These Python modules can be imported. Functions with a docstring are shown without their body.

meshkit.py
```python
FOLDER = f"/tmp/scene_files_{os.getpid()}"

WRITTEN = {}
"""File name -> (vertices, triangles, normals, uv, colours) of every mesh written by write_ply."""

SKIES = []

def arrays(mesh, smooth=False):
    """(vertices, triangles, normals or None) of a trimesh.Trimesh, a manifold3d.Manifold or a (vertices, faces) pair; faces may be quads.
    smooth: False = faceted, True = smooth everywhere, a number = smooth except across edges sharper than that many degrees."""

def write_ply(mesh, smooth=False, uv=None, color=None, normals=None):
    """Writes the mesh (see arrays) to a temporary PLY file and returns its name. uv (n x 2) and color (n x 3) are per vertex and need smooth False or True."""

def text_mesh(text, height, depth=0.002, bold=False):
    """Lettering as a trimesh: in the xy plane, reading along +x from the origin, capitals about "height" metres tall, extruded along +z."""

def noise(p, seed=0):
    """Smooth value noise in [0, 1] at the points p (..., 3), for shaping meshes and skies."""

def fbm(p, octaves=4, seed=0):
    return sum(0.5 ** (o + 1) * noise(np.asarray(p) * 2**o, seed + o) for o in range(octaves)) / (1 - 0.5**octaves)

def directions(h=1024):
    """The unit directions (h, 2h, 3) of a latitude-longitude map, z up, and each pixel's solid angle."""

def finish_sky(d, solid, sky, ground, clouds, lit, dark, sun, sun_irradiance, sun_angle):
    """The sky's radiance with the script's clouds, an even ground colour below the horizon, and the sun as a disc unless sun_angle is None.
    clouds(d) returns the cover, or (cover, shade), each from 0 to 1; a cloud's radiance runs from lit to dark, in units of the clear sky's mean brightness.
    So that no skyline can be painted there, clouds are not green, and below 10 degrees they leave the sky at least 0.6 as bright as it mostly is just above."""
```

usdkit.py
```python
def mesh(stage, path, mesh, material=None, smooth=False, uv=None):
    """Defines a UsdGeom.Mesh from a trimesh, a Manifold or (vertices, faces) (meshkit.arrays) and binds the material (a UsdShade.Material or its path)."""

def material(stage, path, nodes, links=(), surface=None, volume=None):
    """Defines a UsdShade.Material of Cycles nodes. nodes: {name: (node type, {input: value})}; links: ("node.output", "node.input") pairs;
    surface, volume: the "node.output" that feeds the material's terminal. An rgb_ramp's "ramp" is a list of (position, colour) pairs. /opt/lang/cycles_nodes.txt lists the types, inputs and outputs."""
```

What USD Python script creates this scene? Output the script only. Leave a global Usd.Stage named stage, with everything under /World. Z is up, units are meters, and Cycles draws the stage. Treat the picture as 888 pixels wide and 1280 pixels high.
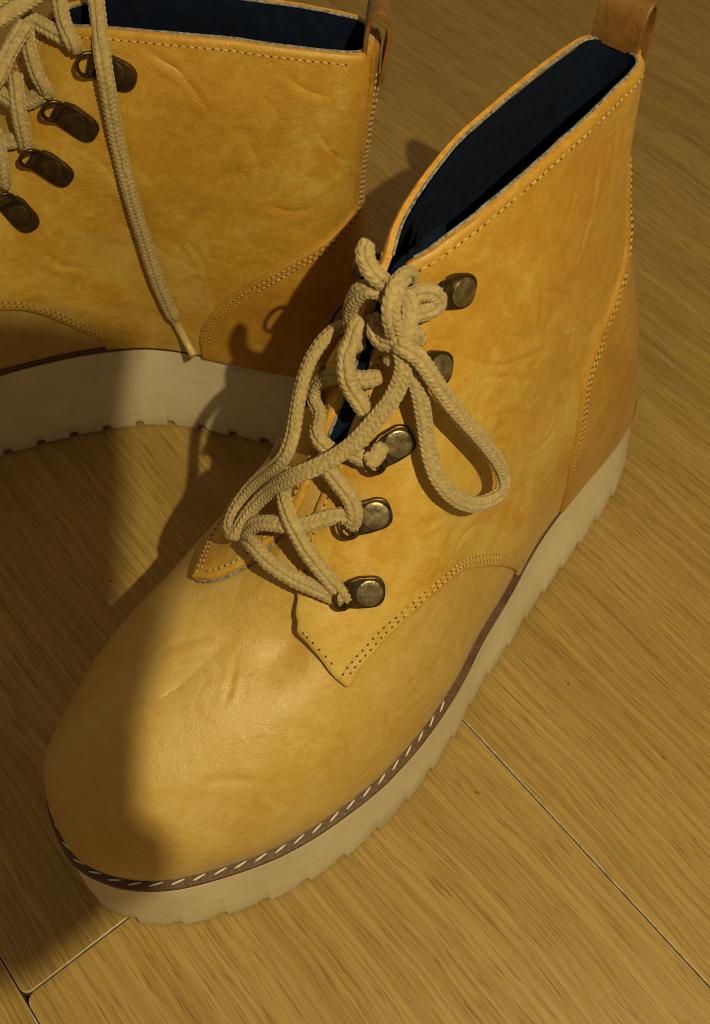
import numpy as np, math, json
from scipy.interpolate import PchipInterpolator, CubicSpline
from scipy.spatial import cKDTree
import trimesh, usdkit, meshkit
from pxr import Usd, UsdGeom, UsdLux, UsdShade, Gf, Sdf

stage = Usd.Stage.CreateInMemory()
UsdGeom.SetStageUpAxis(stage, "Z"); UsdGeom.SetStageMetersPerUnit(stage, 1.0)
UsdGeom.Xform.Define(stage, "/World"); UsdGeom.Scope.Define(stage, "/World/Looks")

# ------------------------------------------------------------------ camera, light, exposure
CAM_H, CAM_PITCH, F_PX = 0.35835, 56.0, 1350.0
cam = UsdGeom.Camera.Define(stage, "/World/camera")
cam.CreateFocalLengthAttr(35.0); cam.CreateHorizontalApertureAttr(35.0 * 888 / F_PX)
cam.CreateFocusDistanceAttr(0.31); cam.CreateFStopAttr(24.0); cam.CreateClippingRangeAttr((0.02, 100.0))
x_ = UsdGeom.Xformable(cam); x_.AddTranslateOp().Set(Gf.Vec3d(0, 0, CAM_H)); x_.AddRotateXOp().Set(90 - CAM_PITCH)
cam.CreateExposureAttr(0.0)
LAMP_AT = (0.142, -0.093, 0.570)
lamp = UsdLux.SphereLight.Define(stage, "/World/room_lamp")
lamp.CreateRadiusAttr(0.0032); lamp.CreateNormalizeAttr(True); lamp.CreateIntensityAttr(4.1)
lamp.CreateColorAttr(Gf.Vec3f(1.0, 0.845, 0.41))
lamp.AddTranslateOp().Set(Gf.Vec3d(*LAMP_AT))
dome = UsdLux.DomeLight.Define(stage, "/World/room_light")
ROOM = usdkit.material(stage, "/World/Looks/room_ambience", {"b": ("background_shader", {"color": (1.0, 0.72, 0.36), "strength": 0.225})}, surface="b.background")
UsdShade.MaterialBindingAPI.Apply(dome.GetPrim()).Bind(ROOM)

# ------------------------------------------------------------------ helpers
CM = 0.01
COUNT = {}
def numbered(parent, name):
    k = (parent, name); n = COUNT.get(k, 0); COUNT[k] = n + 1
    return f"{parent}/{name}" if n == 0 else f"{parent}/{name}_{n:03d}"
def keys(prim, **kw):
    for k, v in kw.items():
        if v: prim.SetCustomDataByKey(k, v)
def put(parent, name, mesh, mat, smooth=40, **kw):
    """one Mesh prim; the mesh is in centimetres"""
    if isinstance(mesh, tuple): v, f = mesh
    else: v, f = mesh.vertices, mesh.faces
    p = usdkit.mesh(stage, numbered(parent, name), (np.asarray(v) * CM, np.asarray(f)), mat, smooth=smooth).GetPrim()
    keys(p, **kw); return p
def join(ms):
    V, F, n = [], [], 0
    for m in ms:
        v, f = m if isinstance(m, tuple) else (m.vertices, m.faces)
        V.append(np.asarray(v)); F.append(np.asarray(f) + n); n += len(v)
    return np.vstack(V), np.vstack(F)
def sst(x):
    x = np.clip(x, 0, 1); return x * x * (3 - 2 * x)
def unit(v): return v / np.maximum(np.linalg.norm(v, axis=-1, keepdims=True), 1e-12)

# ------------------------------------------------------------------ materials
def tex_mat(name, nodes, links, bump=None):
    return usdkit.material(stage, "/World/Looks/" + name, nodes, links, surface="p.BSDF")
def leather(name, dark, mid, light, rough=0.5, bump=0.19, seed=0.0, rise=0.0):
    n = {"tc": ("texture_coordinate", {}), "mp": ("mapping", {"location": (seed, seed * 1.7, -seed)}),
         "big": ("noise_texture", {"scale": 24.0, "detail": 5.0, "roughness": 0.62, "distortion": 0.6}),
         "mid": ("noise_texture", {"scale": 130.0, "detail": 6.0, "roughness": 0.7, "distortion": 1.2}),
         "mixn": ("mix_float", {"fac": 0.42}), "sz": ("separate_xyz", {}), "zz": ("math", {"math_type": "multiply_add", "value2": -rise}),
         "ramp": ("rgb_ramp", {"ramp": [(0.36 - 0.10 * rise, dark), (0.48 - 0.10 * rise, mid), (0.58 - 0.10 * rise, light), (0.78, light)]}),
         "scr": ("noise_texture", {"scale": 260.0, "detail": 3.0, "roughness": 0.6, "distortion": 3.5}),
         "scrr": ("map_range", {"from_min": 0.60, "from_max": 0.74, "to_min": 0.0, "to_max": 0.42, "clamp": True}),
         "mixc": ("mix", {"color2": tuple(min(1, 1.25 * c + 0.03) for c in light)}),
         "fine": ("noise_texture", {"scale": 1500.0, "detail": 3.0, "roughness": 0.6}),
         "crs": ("voronoi_texture", {"feature": "distance_to_edge", "scale": 620.0, "detail": 1.0}),
         "crm": ("map_range", {"from_min": 0.0, "from_max": 0.12, "to_min": -0.35, "to_max": 0.0, "clamp": True}),
         "cr2": ("noise_texture", {"scale": 95.0, "detail": 7.0, "roughness": 0.62, "distortion": 2.6}),
         "h1": ("math", {"math_type": "multiply_add", "value2": 0.5}), "h2": ("math", {"math_type": "multiply_add", "value2": 1.8}),
         "bmp": ("bump", {"strength": bump, "distance": 0.0012}),
         "rr": ("map_range", {"from_min": 0.3, "from_max": 0.7, "to_min": rough - 0.08, "to_max": rough + 0.12}),
         "p": ("principled_bsdf", {"specular_ior_level": 0.55, "sheen_weight": 0.05, "coat_weight": 0.16, "coat_roughness": 0.42})}
    l = [("tc.object", "mp.vector")] + [("mp.vector", k + ".vector") for k in ("big", "mid", "scr", "fine", "crs", "cr2")] + [
         ("big.fac", "mixn.a"), ("mid.fac", "mixn.b"), ("tc.object", "sz.vector"), ("sz.z", "zz.value1"), ("mixn.result", "zz.value3"), ("zz.value", "ramp.fac"), ("ramp.color", "mixc.color1"), ("scr.fac", "scrr.value"), ("scrr.result", "mixc.fac"), ("mixc.color", "p.base_color"),
         ("crs.distance", "crm.value"), ("fine.fac", "h1.value1"), ("crm.result", "h1.value3"), ("cr2.fac", "h2.value1"), ("h1.value", "h2.value3"), ("h2.value", "bmp.height"), ("bmp.normal", "p.normal"),
         ("mid.fac", "rr.value"), ("rr.result", "p.roughness")]
    return tex_mat(name, n, l)
def plain(name, c1, c2, scale, rough=0.6, bump=0.2, bscale=600, dist=0.0008, metallic=0.0, **kw):
    n = {"tc": ("texture_coordinate", {}), "a": ("noise_texture", {"scale": scale, "detail": 5.0, "roughness": 0.6}),
         "ramp": ("rgb_ramp", {"ramp": [(0.32, c1), (0.68, c2)]}), "b": ("noise_texture", {"scale": bscale, "detail": 4.0}),
         "bmp": ("bump", {"strength": bump, "distance": dist}),
         "rr": ("map_range", {"from_min": 0.3, "from_max": 0.7, "to_min": max(0.02, rough - 0.08), "to_max": rough + 0.1}),
         "p": ("principled_bsdf", {"metallic": metallic, **kw})}
    return tex_mat(name, n, [("tc.object", "a.vector"), ("tc.object", "b.vector"), ("a.fac", "ramp.fac"), ("ramp.color", "p.base_color"), ("a.fac", "rr.value"), ("rr.result", "p.roughness"), ("b.fac", "bmp.height"), ("bmp.normal", "p.normal")])
M = {}
M["leather"] = leather("tan_leather", (0.375, 0.182, 0.014), (0.425, 0.237, 0.026), (0.475, 0.312, 0.066), rise=0.75)
M["vamp"] = leather("vamp_leather", (0.39, 0.222, 0.036), (0.425, 0.268, 0.062), (0.46, 0.312, 0.10), seed=0.31)
M["counter"] = leather("counter_leather", (0.30, 0.132, 0.008), (0.36, 0.176, 0.013), (0.41, 0.222, 0.027), seed=0.77)
M["tab"] = leather("tab_leather", (0.11, 0.045, 0.006), (0.17, 0.072, 0.010), (0.22, 0.10, 0.016), seed=0.5, bump=0.1)
M["edge"] = plain("raw_orange_cut_edge", (0.42, 0.19, 0.02), (0.56, 0.30, 0.045), 500, 0.6, 0.4, 1500)
M["lining"] = plain("navy_lining", (0.003, 0.006, 0.018), (0.006, 0.011, 0.034), 400, 0.95, 0.3, 1800, specular_ior_level=0.1)
M["fray"] = plain("frayed_lining_edge", (0.04, 0.05, 0.085), (0.36, 0.36, 0.35), 900, 0.95, 0.8, 2500)
M["sole"] = tex_mat("cream_sole_foam", {"tc": ("texture_coordinate", {}), "a": ("noise_texture", {"scale": 45.0, "detail": 5.0, "roughness": 0.6}), "ramp": ("rgb_ramp", {"ramp": [(0.32, (0.55, 0.475, 0.345)), (0.68, (0.635, 0.565, 0.435))]}),
         "mp": ("mapping", {"scale": (70.0, 70.0, 120.0)}), "g": ("noise_texture", {"scale": 1.0, "detail": 6.0, "roughness": 0.7, "distortion": 0.8}), "gr": ("map_range", {"from_min": 0.53, "from_max": 0.74, "to_min": 0.0, "to_max": 0.28, "clamp": True}), "mx": ("mix", {"color2": (0.27, 0.205, 0.12)}),
         "sx": ("separate_xyz", {}), "zr": ("map_range", {"from_min": 0.011, "from_max": 0.0, "to_min": 0.0, "to_max": 0.6, "clamp": True}), "gm": ("math", {"math_type": "multiply_add"}),
         "b": ("noise_texture", {"scale": 900.0, "detail": 4.0}), "bmp": ("bump", {"strength": 0.15, "distance": 0.0008}), "p": ("principled_bsdf", {"roughness": 0.58, "specular_ior_level": 0.35})},
        [("tc.object", "a.vector"), ("a.fac", "ramp.fac"), ("tc.object", "mp.vector"), ("mp.vector", "g.vector"), ("g.fac", "gr.value"), ("ramp.color", "mx.color1"), ("tc.object", "sx.vector"), ("sx.z", "zr.value"), ("zr.result", "gm.value1"), ("g.fac", "gm.value2"), ("gr.result", "gm.value3"), ("gm.value", "mx.fac"), ("mx.color", "p.base_color"), ("tc.object", "b.vector"), ("b.fac", "bmp.height"), ("bmp.normal", "p.normal")])
M["welt"] = plain("dark_brown_welt", (0.045, 0.02, 0.011), (0.10, 0.045, 0.022), 160, 0.55, 0.4, 900)
M["thread"] = plain("pale_welt_thread", (0.55, 0.5, 0.42), (0.75, 0.7, 0.62), 900, 0.8, 0.5, 3000)
M["tanthread"] = plain("tan_seam_thread", (0.42, 0.28, 0.11), (0.58, 0.43, 0.22), 900, 0.8, 0.4, 3000)
M["hole"] = plain("needle_hole_shade", (0.05, 0.02, 0.008), (0.08, 0.03, 0.01), 900, 0.9)
M["brass"] = plain("antique_brass", (0.050, 0.034, 0.016), (0.105, 0.073, 0.035), 260, 0.34, 0.12, 900, metallic=0.85)
M["rivet"] = plain("worn_brass_rivet", (0.16, 0.125, 0.07), (0.34, 0.28, 0.17), 420, 0.36, 0.2, 900, metallic=0.85)
M["lace"] = plain("beige_braid", (0.285, 0.205, 0.09), (0.43, 0.325, 0.16), 700, 0.85, 0.5, 3500, sheen_weight=0.1)
M["aglet"] = plain("clear_tan_aglet", (0.42, 0.30, 0.13), (0.5, 0.38, 0.19), 200, 0.3, 0.05)
M["black"] = plain("black_plastic", (0.012, 0.012, 0.012), (0.02, 0.02, 0.02), 100, 0.5)

def wood():
    a = math.radians(51.0)
    n = {"geo": ("geometry", {}), "oi": ("object_info", {}), "off": ("math", {"math_type": "multiply", "value2": 37.0}), "cmb": ("combine_xyz", {}),
         "add": ("vector_math", {"math_type": "add"}), "rot": ("mapping", {"rotation": (0, 0, a)}),
         "wn": ("noise_texture", {"scale": 9.0, "detail": 3.0, "roughness": 0.5}), "wsub": ("vector_math", {"math_type": "subtract", "vector2": (0.5, 0.5, 0.5)}), "wsc": ("vector_math", {"math_type": "multiply", "vector2": (0.0, 0.012, 0.0)}), "wadd": ("vector_math", {"math_type": "add"}),
         # tone that changes over a hand's breadth, long growth lines, fine fibres, and the short dark pores of oak
         "mA": ("mapping", {"scale": (5.0, 62.0, 40.0)}), "nA": ("noise_texture", {"scale": 1.0, "detail": 5.0, "roughness": 0.6, "distortion": 0.4}),
         "mG": ("mapping", {"scale": (6.0, 330.0, 60.0)}), "nG": ("noise_texture", {"scale": 1.0, "detail": 5.0, "roughness": 0.68, "distortion": 0.25}),
         "mB": ("mapping", {"scale": (38.0, 1250.0, 60.0)}), "nB": ("noise_texture", {"scale": 1.0, "detail": 4.0, "roughness": 0.65, "distortion": 0.2}),
         "mC": ("mapping", {"scale": (60.0, 1500.0, 60.0)}), "nC": ("noise_texture", {"scale": 1.0, "detail": 2.0, "roughness": 0.5, "distortion": 0.15}),
         "mE": ("mapping", {"scale": (26.0, 760.0, 60.0), "location": (3.0, 7.0, 0.0)}), "nE": ("noise_texture", {"scale": 1.0, "detail": 3.0, "roughness": 0.55, "distortion": 0.3}),
         "s1": ("math", {"math_type": "multiply", "value2": 0.30}), "s2": ("math", {"math_type": "multiply_add", "value2": 0.42}), "s3": ("math", {"math_type": "multiply_add", "value2": 0.28}),
         "ramp": ("rgb_ramp", {"ramp": [(0.35, (0.205, 0.120, 0.033)), (0.46, (0.292, 0.186, 0.055)), (0.54, (0.342, 0.226, 0.073)), (0.66, (0.40, 0.278, 0.103))]}),
         "pr": ("map_range", {"from_min": 0.575, "from_max": 0.66, "to_min": 0.0, "to_max": 0.58, "clamp": True}), "pe": ("map_range", {"from_min": 0.57, "from_max": 0.68, "to_min": 0.0, "to_max": 0.42, "clamp": True}),
         "pm": ("math", {"math_type": "maximum"}), "pm2": ("math", {"math_type": "maximum"}),
         "mW": ("mapping", {"scale": (0.045, 1.0, 0.3)}), "wv": ("wave_texture", {"wave_type": "bands", "bands_direction": "y", "scale": 82.0, "distortion": 7.0, "detail": 3.0, "detail_scale": 1.1, "detail_roughness": 0.6}),
         "wr": ("map_range", {"from_min": 0.66, "from_max": 0.97, "to_min": 0.0, "to_max": 1.0, "clamp": True}), "wm": ("map_range", {"from_min": 0.38, "from_max": 0.60, "to_min": 0.03, "to_max": 0.30, "clamp": True}), "wx": ("math", {"math_type": "multiply"}),
         "mixp": ("mix", {"color2": (0.095, 0.050, 0.011)}),
         "spk": ("noise_texture", {"scale": 170.0, "detail": 1.0}), "spr": ("map_range", {"from_min": 0.785, "from_max": 0.81, "to_min": 0.0, "to_max": 0.7, "clamp": True}), "mixs": ("mix", {"color2": (0.05, 0.027, 0.008)}),
         "hh": ("math", {"math_type": "multiply_add", "value2": -0.6}),
         "bmp": ("bump", {"strength": 0.22, "distance": 0.0005}),
         "rr": ("map_range", {"from_min": 0.3, "from_max": 0.7, "to_min": 0.50, "to_max": 0.36}),
         "p": ("principled_bsdf", {"specular_ior_level": 0.35})}
    l = [("oi.random", "off.value1"), ("off.value", "cmb.x"), ("off.value", "cmb.y"), ("geo.position", "rot.vector"), ("rot.vector", "add.vector1"), ("cmb.vector", "add.vector2"),
         ("add.vector", "wn.vector"), ("wn.color", "wsub.vector1"), ("wsub.vector", "wsc.vector1"), ("add.vector", "wadd.vector1"), ("wsc.vector", "wadd.vector2"), ("add.vector", "spk.vector")]
    for k in "ABCEG": l += [("wadd.vector", f"m{k}.vector"), (f"m{k}.vector", f"n{k}.vector")]
    l += [("nA.fac", "s1.value1"), ("nG.fac", "s2.value1"), ("s1.value", "s2.value3"), ("nB.fac", "s3.value1"), ("s2.value", "s3.value3"), ("s3.value", "ramp.fac"),
          ("nC.fac", "pr.value"), ("nE.fac", "pe.value"), ("pr.result", "pm.value1"), ("pe.result", "pm.value2"), ("ramp.color", "mixp.color1"), ("pm.value", "pm2.value1"), ("wx.value", "pm2.value2"), ("pm2.value", "mixp.fac"), ("wadd.vector", "mW.vector"), ("mW.vector", "wv.vector"), ("wv.fac", "wr.value"), ("nG.fac", "wm.value"), ("wr.result", "wx.value1"), ("wm.result", "wx.value2"),
          ("mixp.color", "mixs.color1"), ("spk.fac", "spr.value"), ("spr.result", "mixs.fac"), ("mixs.color", "p.base_color"),
          ("pm2.value", "hh.value1"), ("nB.fac", "hh.value3"), ("hh.value", "bmp.height"), ("bmp.normal", "p.normal"), ("nB.fac", "rr.value"), ("rr.result", "p.roughness")]
    return tex_mat("oak_floor", n, l)
M["wood"] = wood()
M["gap"] = plain("dark_joint_filler", (0.02, 0.012, 0.006), (0.035, 0.02, 0.01), 100, 0.9)
M["bevel"] = plain("pale_worn_plank_edge", (0.30, 0.21, 0.12), (0.5, 0.42, 0.32), 300, 0.4)

# ------------------------------------------------------------------ the setting: floor of wood-look planks
floor = UsdGeom.Xform.Define(stage, "/World/floor"); keys(floor.GetPrim(), kind="structure", label="warm brown oak-look plank floor under the boots", category="floor")
PA = math.radians(-51.0); D_ = np.array([math.cos(PA), math.sin(PA)]); N_ = np.array([-D_[1], D_[0]])
J0 = np.array([3.717, 15.42])            # a point of the long joint (cm)
PW, PL = 16.62, 120.0
CJ = (np.array([-10.0, 6.3]) - J0) @ D_    # where the cross joint meets the next long joint
put("/World/floor", "underlay", ((np.array([[-160, -120, -0.9], [160, -120, -0.9], [160, 200, -0.9], [-160, 200, -0.9]], float)), np.array([[0, 1, 2], [0, 2, 3]])), M["gap"], False)
from shapely.geometry import box as sbox, Polygon
from shapely.ops import unary_union
def plank(*rects):
    """one board of the floor, (along from, along to, across from, across to) per rectangle, with eased edges and rounded corners"""
    g, r, ch = 0.018, 0.30, 0.045
    P = unary_union([sbox(d0, c0, d1, c1) for d0, d1, c0, c1 in rects]).buffer(-g - r).buffer(r, quad_segs=4)
    P = Polygon(P.exterior).simplify(0.004); n = len(P.exterior.coords) - 1
    def ring(inset, z):
        q = np.array(P.exterior.coords)[:-1]; e = unit(np.roll(q, -1, 0) - q); nn = np.stack([e[:, 1], -e[:, 0]], 1)
        if P.exterior.is_ccw: nn = -nn
        m = unit(nn + np.roll(nn, 1, 0)); m = m / np.maximum((m * nn).sum(1, keepdims=True), 0.5); q = q + m * inset
        w = J0 + q[:, :1] * D_ + q[:, 1:] * N_
        return np.column_stack([w, np.full(n, z)])
    R = [ring(0, -0.85), ring(0, -ch), ring(ch * 0.35, -ch * 0.3), ring(ch, 0.0)]; V = np.vstack(R); F = []; E = []
    ccw = P.exterior.is_ccw
    for k in range(3):
        for i in range(n):
            j = (i + 1) % n; a, b, c, d = k * n + i, k * n + j, (k + 1) * n + j, (k + 1) * n + i
            (F if k == 0 else E).extend([[a, b, c], [a, c, d]])
    q = (R[3][:, :2] - J0) @ np.column_stack([D_, N_]); T = Polygon(q)
    import mapbox_earcut
    F += [list(3 * n + t) for t in np.array(mapbox_earcut.triangulate_float64(q, np.array([n], dtype=np.uint32))).reshape(-1, 3)]
    return (V, np.array(F)), (V, np.array(E))
def lay(*rects):
    top, edge = plank(*rects); q = put("/World/floor", "plank", top, M["wood"], 30); put(str(q.GetPath()), "worn_edge", edge, M["bevel"], 30)
rng = np.random.default_rng(4)
ROWS = [(-PW * (k + 1), -PW * k) for k in range(1, 8)] + [(54.0 + PW * k, 54.0 + PW * (k + 1)) for k in range(3)]
lay((CJ, CJ + PL, -PW, 0.0))                                   # in front, under the toe
lay((CJ - 110, CJ, -PW, 54.0), (CJ - 110, CJ + 70, 0.0, 54.0))      # the wide board behind it
for k, (c0, c1) in enumerate(ROWS):
    if k == 0: cuts = [CJ - 60 - PL, CJ - 60, CJ + 62, CJ + 150]
    else:
        o = rng.uniform(0.3, 0.7) * PL; cuts = [CJ - o - PL, CJ - o, CJ - o + PL]
    for a, b in zip(cuts[:-1], cuts[1:]):
        lay((a, b, c0, c1))

# ------------------------------------------------------------------ the boot's shape: one loft from the sole line to the collar and the instep ridge
SOLE = 3.75
ST=[
(0.92,0.0,0.0,  4.3,0.0,18.5,  -0.36,4.2, (0.45,0.0,-5.5)),
(1.25,1.4,1.35, 4.4,0.62,18.5,  -0.28,4.2, (0.42,0.25,-5.5)),
(2.2,2.38,2.3, 4.75,0.98,18.5,  -0.08,4.4, (0.25,0.35,-5.5)),
(4.0,3.05,3.1,  5.8,1.12,18.5, 0.12,4.8, (-0.1,0.45,-5.5)),
(7.0,3.17,2.6,  7.7,1.2,18.5,  0.25,5.0, (0.0,0.6,-5.5)),
(10.0,3.38,2.15, 9.6,1.2,18.4, 0.25,5.0, (0.15,0.7,-5.5)),
(12.5,3.85,2.6,11.6,1.0,18.15, 0.25,4.6, (0.3,0.9,-5.0)),
(14.4,4.15,3.3, 13.2,0.62,17.75, 0.25,4.2, (0.4,1.2,-4.2)),
(15.7,4.45,3.85,14.2,0.12,17.2, 0.25,3.6, (0.4,1.5,-2.4)),
(17.0,4.65,4.4, 15.5,0.0,15.0, 0.3,3.2, (0.3,1.9,-0.9)),
(18.5,4.75,4.8, 17.3,0.0,12.5, 0.3,2.8, (0.1,2.2,-0.4)),
(20.0,4.7,4.7, 18.9,0.0,10.5, 0.3,2.5, (0.1,2.5,-0.1)),
(21.9,4.35,4.55, 20.4,0.0,9.3, 0.35,2.4, (0.15,2.5,0.05)),
(23.7,3.75,4.2, 21.7,-0.1,8.6, 0.4,2.3, (0.4,2.3,0.05)),
(25.3,2.85,3.6, 22.6,-0.2,8.25, 0.5,2.2, (0.9,1.9,0.05)),
(26.7,1.75,2.9, 23.1,-0.3,8.1, 0.6,2.2, (1.5,1.3,0.0)),
(27.5,0.55,1.6, 23.3,-0.4,8.05, 0.6,2.2, (1.9,0.6,0.0)),
(27.75,-0.5,0.5, 23.35,-0.4,8.04, 0.6,2.2, (2.0,0.0,0.0)),
]

NU, NV = 300, 190
INNER={7:(1.0,-4.4),8:(1.1,-3.4),9:(1.2,-2.6),10:(1.5,-1.9),11:(2.0,-1.0),12:(2.3,-0.3)}
def base_grid(nu=NU,nv=NV):
    n=len(ST);half=[]
    S=[]
    for side in(1,-1):
        for k in (range(n) if side==1 else range(n-2,0,-1)):
            r=ST[k];ik=(INNER.get(k,(r[8][1],r[8][2])) if side==-1 else (r[8][1],r[8][2]))
            S.append((r[0],side*(r[1] if side==1 else r[2]),r[3],(side*r[4]*(1 if side==1 else .8) if k<9 else r[4]),r[5],r[6],r[7],r[8][0],side*ik[0],ik[1]))
    S=np.array(S);m=len(S)
    # chord parameter from bottom + top
    P=np.vstack([S,S[:1]]);step=np.sqrt(((P[1:,[0,1]]-P[:-1,[0,1]])**2).sum(1))+0.35*np.sqrt(((P[1:,[2,3,4]]-P[:-1,[2,3,4]])**2).sum(1))
    step=np.concatenate([step[:n-1],step[:n-1][::-1]]);x=np.concatenate([[0],np.cumsum(step)]);per=x[-1]
    ext=np.concatenate([x[-4:-1]-per,x,x[1:4]+per]);Pe=np.vstack([S[-3:],P,S[1:4]])
    f=PchipInterpolator(ext,Pe,axis=0); fc=CubicSpline(x,P,axis=0,bc_type='periodic')
    xt=x[n-1]  # toe
    q=np.concatenate([np.linspace(0,xt,nu+1),np.linspace(xt,per,nu+1)[1:-1]])
    D=f(q)
    D[:,[0,1]]=0.5*D[:,[0,1]]+0.5*fc(q)[:,[0,1]]
    # outline normal
    B=D[:,:2];tg=np.roll(B,-1,0)-np.roll(B,1,0);nrm=np.stack([tg[:,1],-tg[:,0]],1)
    nrm/=np.linalg.norm(nrm,axis=1,keepdims=True)
    if nrm[nu//2,1]<0:nrm=-nrm
    P0=np.column_stack([B,np.full(len(B),SOLE)])
    P1=P0+np.column_stack([nrm*D[:,5:6],D[:,6]])
    P3=D[:,2:5];P2=P3+D[:,7:10]
    tt=np.linspace(0,1,400)[:,None,None]
    C=(1-tt)**3*P0+3*(1-tt)**2*tt*P1+3*(1-tt)*tt*tt*P2+tt**3*P3   # 400,m,3
    L=np.concatenate([np.zeros((1,len(B))),np.cumsum(np.linalg.norm(np.diff(C,axis=0),axis=2),0)])
    G=np.empty((nv+1,len(B),3))
    for i in range(len(B)):
        l=np.linspace(0,L[-1,i],nv+1)
        for k in range(3):G[:,i,k]=np.interp(l,L[:,i],C[:,i,k])
    # smooth a little along u and v
    for it in range(12):
        g=G.copy()
        G[1:-1]=0.5*g[1:-1]+0.125*(np.roll(g,1,1)+np.roll(g,-1,1))[1:-1]+0.125*(g[2:]+g[:-2])
    z=G[...,2];k=np.clip((z-8)/10,0,1);G[...,1]-=0.25*k*k*(3-2*k)
    return G
def sst(x):
    x=np.clip(x,0,1);return x*x*(3-2*x)
def warp2(L):
    L=np.array(L,float);z=L[...,2].copy();k=sst((z-4.5)/13)
    zz=np.where(z>3.75,3.75+(z-3.75)*(1-.115*sst((z-3.75)/4)),z)
    L[...,2]=zz+.85+.12*(L[...,0]-8)*k
    L[...,0]-=2.7*k; L[...,1]-=1.0*k
    return L

def displaced(G, creases=()):
    """soft creases and sags of worn leather"""
    n = normals(G)
    p = G
    d = 0.16 * (meshkit.fbm(p * 0.30 + 7.3, 3) - 0.5) + 0.075 * (meshkit.fbm(p * np.array([0.9, 0.9, 0.75]) + 3.1, 3, 5) - 0.5)
    # creases: narrow valleys along warped level lines, stronger up the shaft and over the flex of the toes
    w = meshkit.fbm(p * 0.55 + 11.0, 3, 9)
    for (lv, am) in ((0.42, 0.012), (0.56, 0.012)):
        d = d - am * np.exp(-((w - lv) / 0.03) ** 2) * sst((meshkit.noise(p * 0.4 + 2.0, 21) - 0.45) / 0.2)
    S0 = Surf(G)
    for k, cr in enumerate(creases):
        L = S0.at(densify(cr, 16))[0]; q, i = cKDTree(L).query(p.reshape(-1, 3), distance_upper_bound=0.6)
        q, i = q.reshape(d.shape), np.minimum(i.reshape(d.shape), len(L) - 1); x = i / (len(L) - 1.0)
        side = np.sign(((p - L[i]) * unit(np.cross(S0.n, np.gradient(L, axis=0)[i]))).sum(-1)); q = np.where(np.isfinite(q), q, 9.0) * side
        fade = sst(x / 0.3) * sst((1 - x) / 0.3) * (0.7 + 0.6 * meshkit.noise(L[i] * 1.7 + k)); w_ = 0.085 + 0.03 * (k % 3)
        d = d - fade * (0.030 * np.exp(-(q / w_) ** 2) - 0.022 * np.exp(-((q - 1.9 * w_) / (1.5 * w_)) ** 2) - 0.010 * np.exp(-((q + 2.2 * w_) / (1.8 * w_)) ** 2))
    uu = np.arange(G.shape[1]) / G.shape[1]; uu = np.minimum(uu, 1 - uu)[None]; vv = np.linspace(0, 1, G.shape[0])[:, None]
    d = d - 0.38 * np.exp(-(uu / 0.075) ** 2) * sst(vv / 0.25) * sst((0.95 - vv) / 0.35)       # the counter is let into the heel
    for (c, r, a) in DENTS:
        q = (p - np.array(c)) / np.array(r); d = d - a * np.exp(-(q ** 2).sum(-1))
    v = np.linspace(0, 1, G.shape[0])[:, None]
    return G + n * (d * sst(v / 0.06))[..., None]
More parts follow.
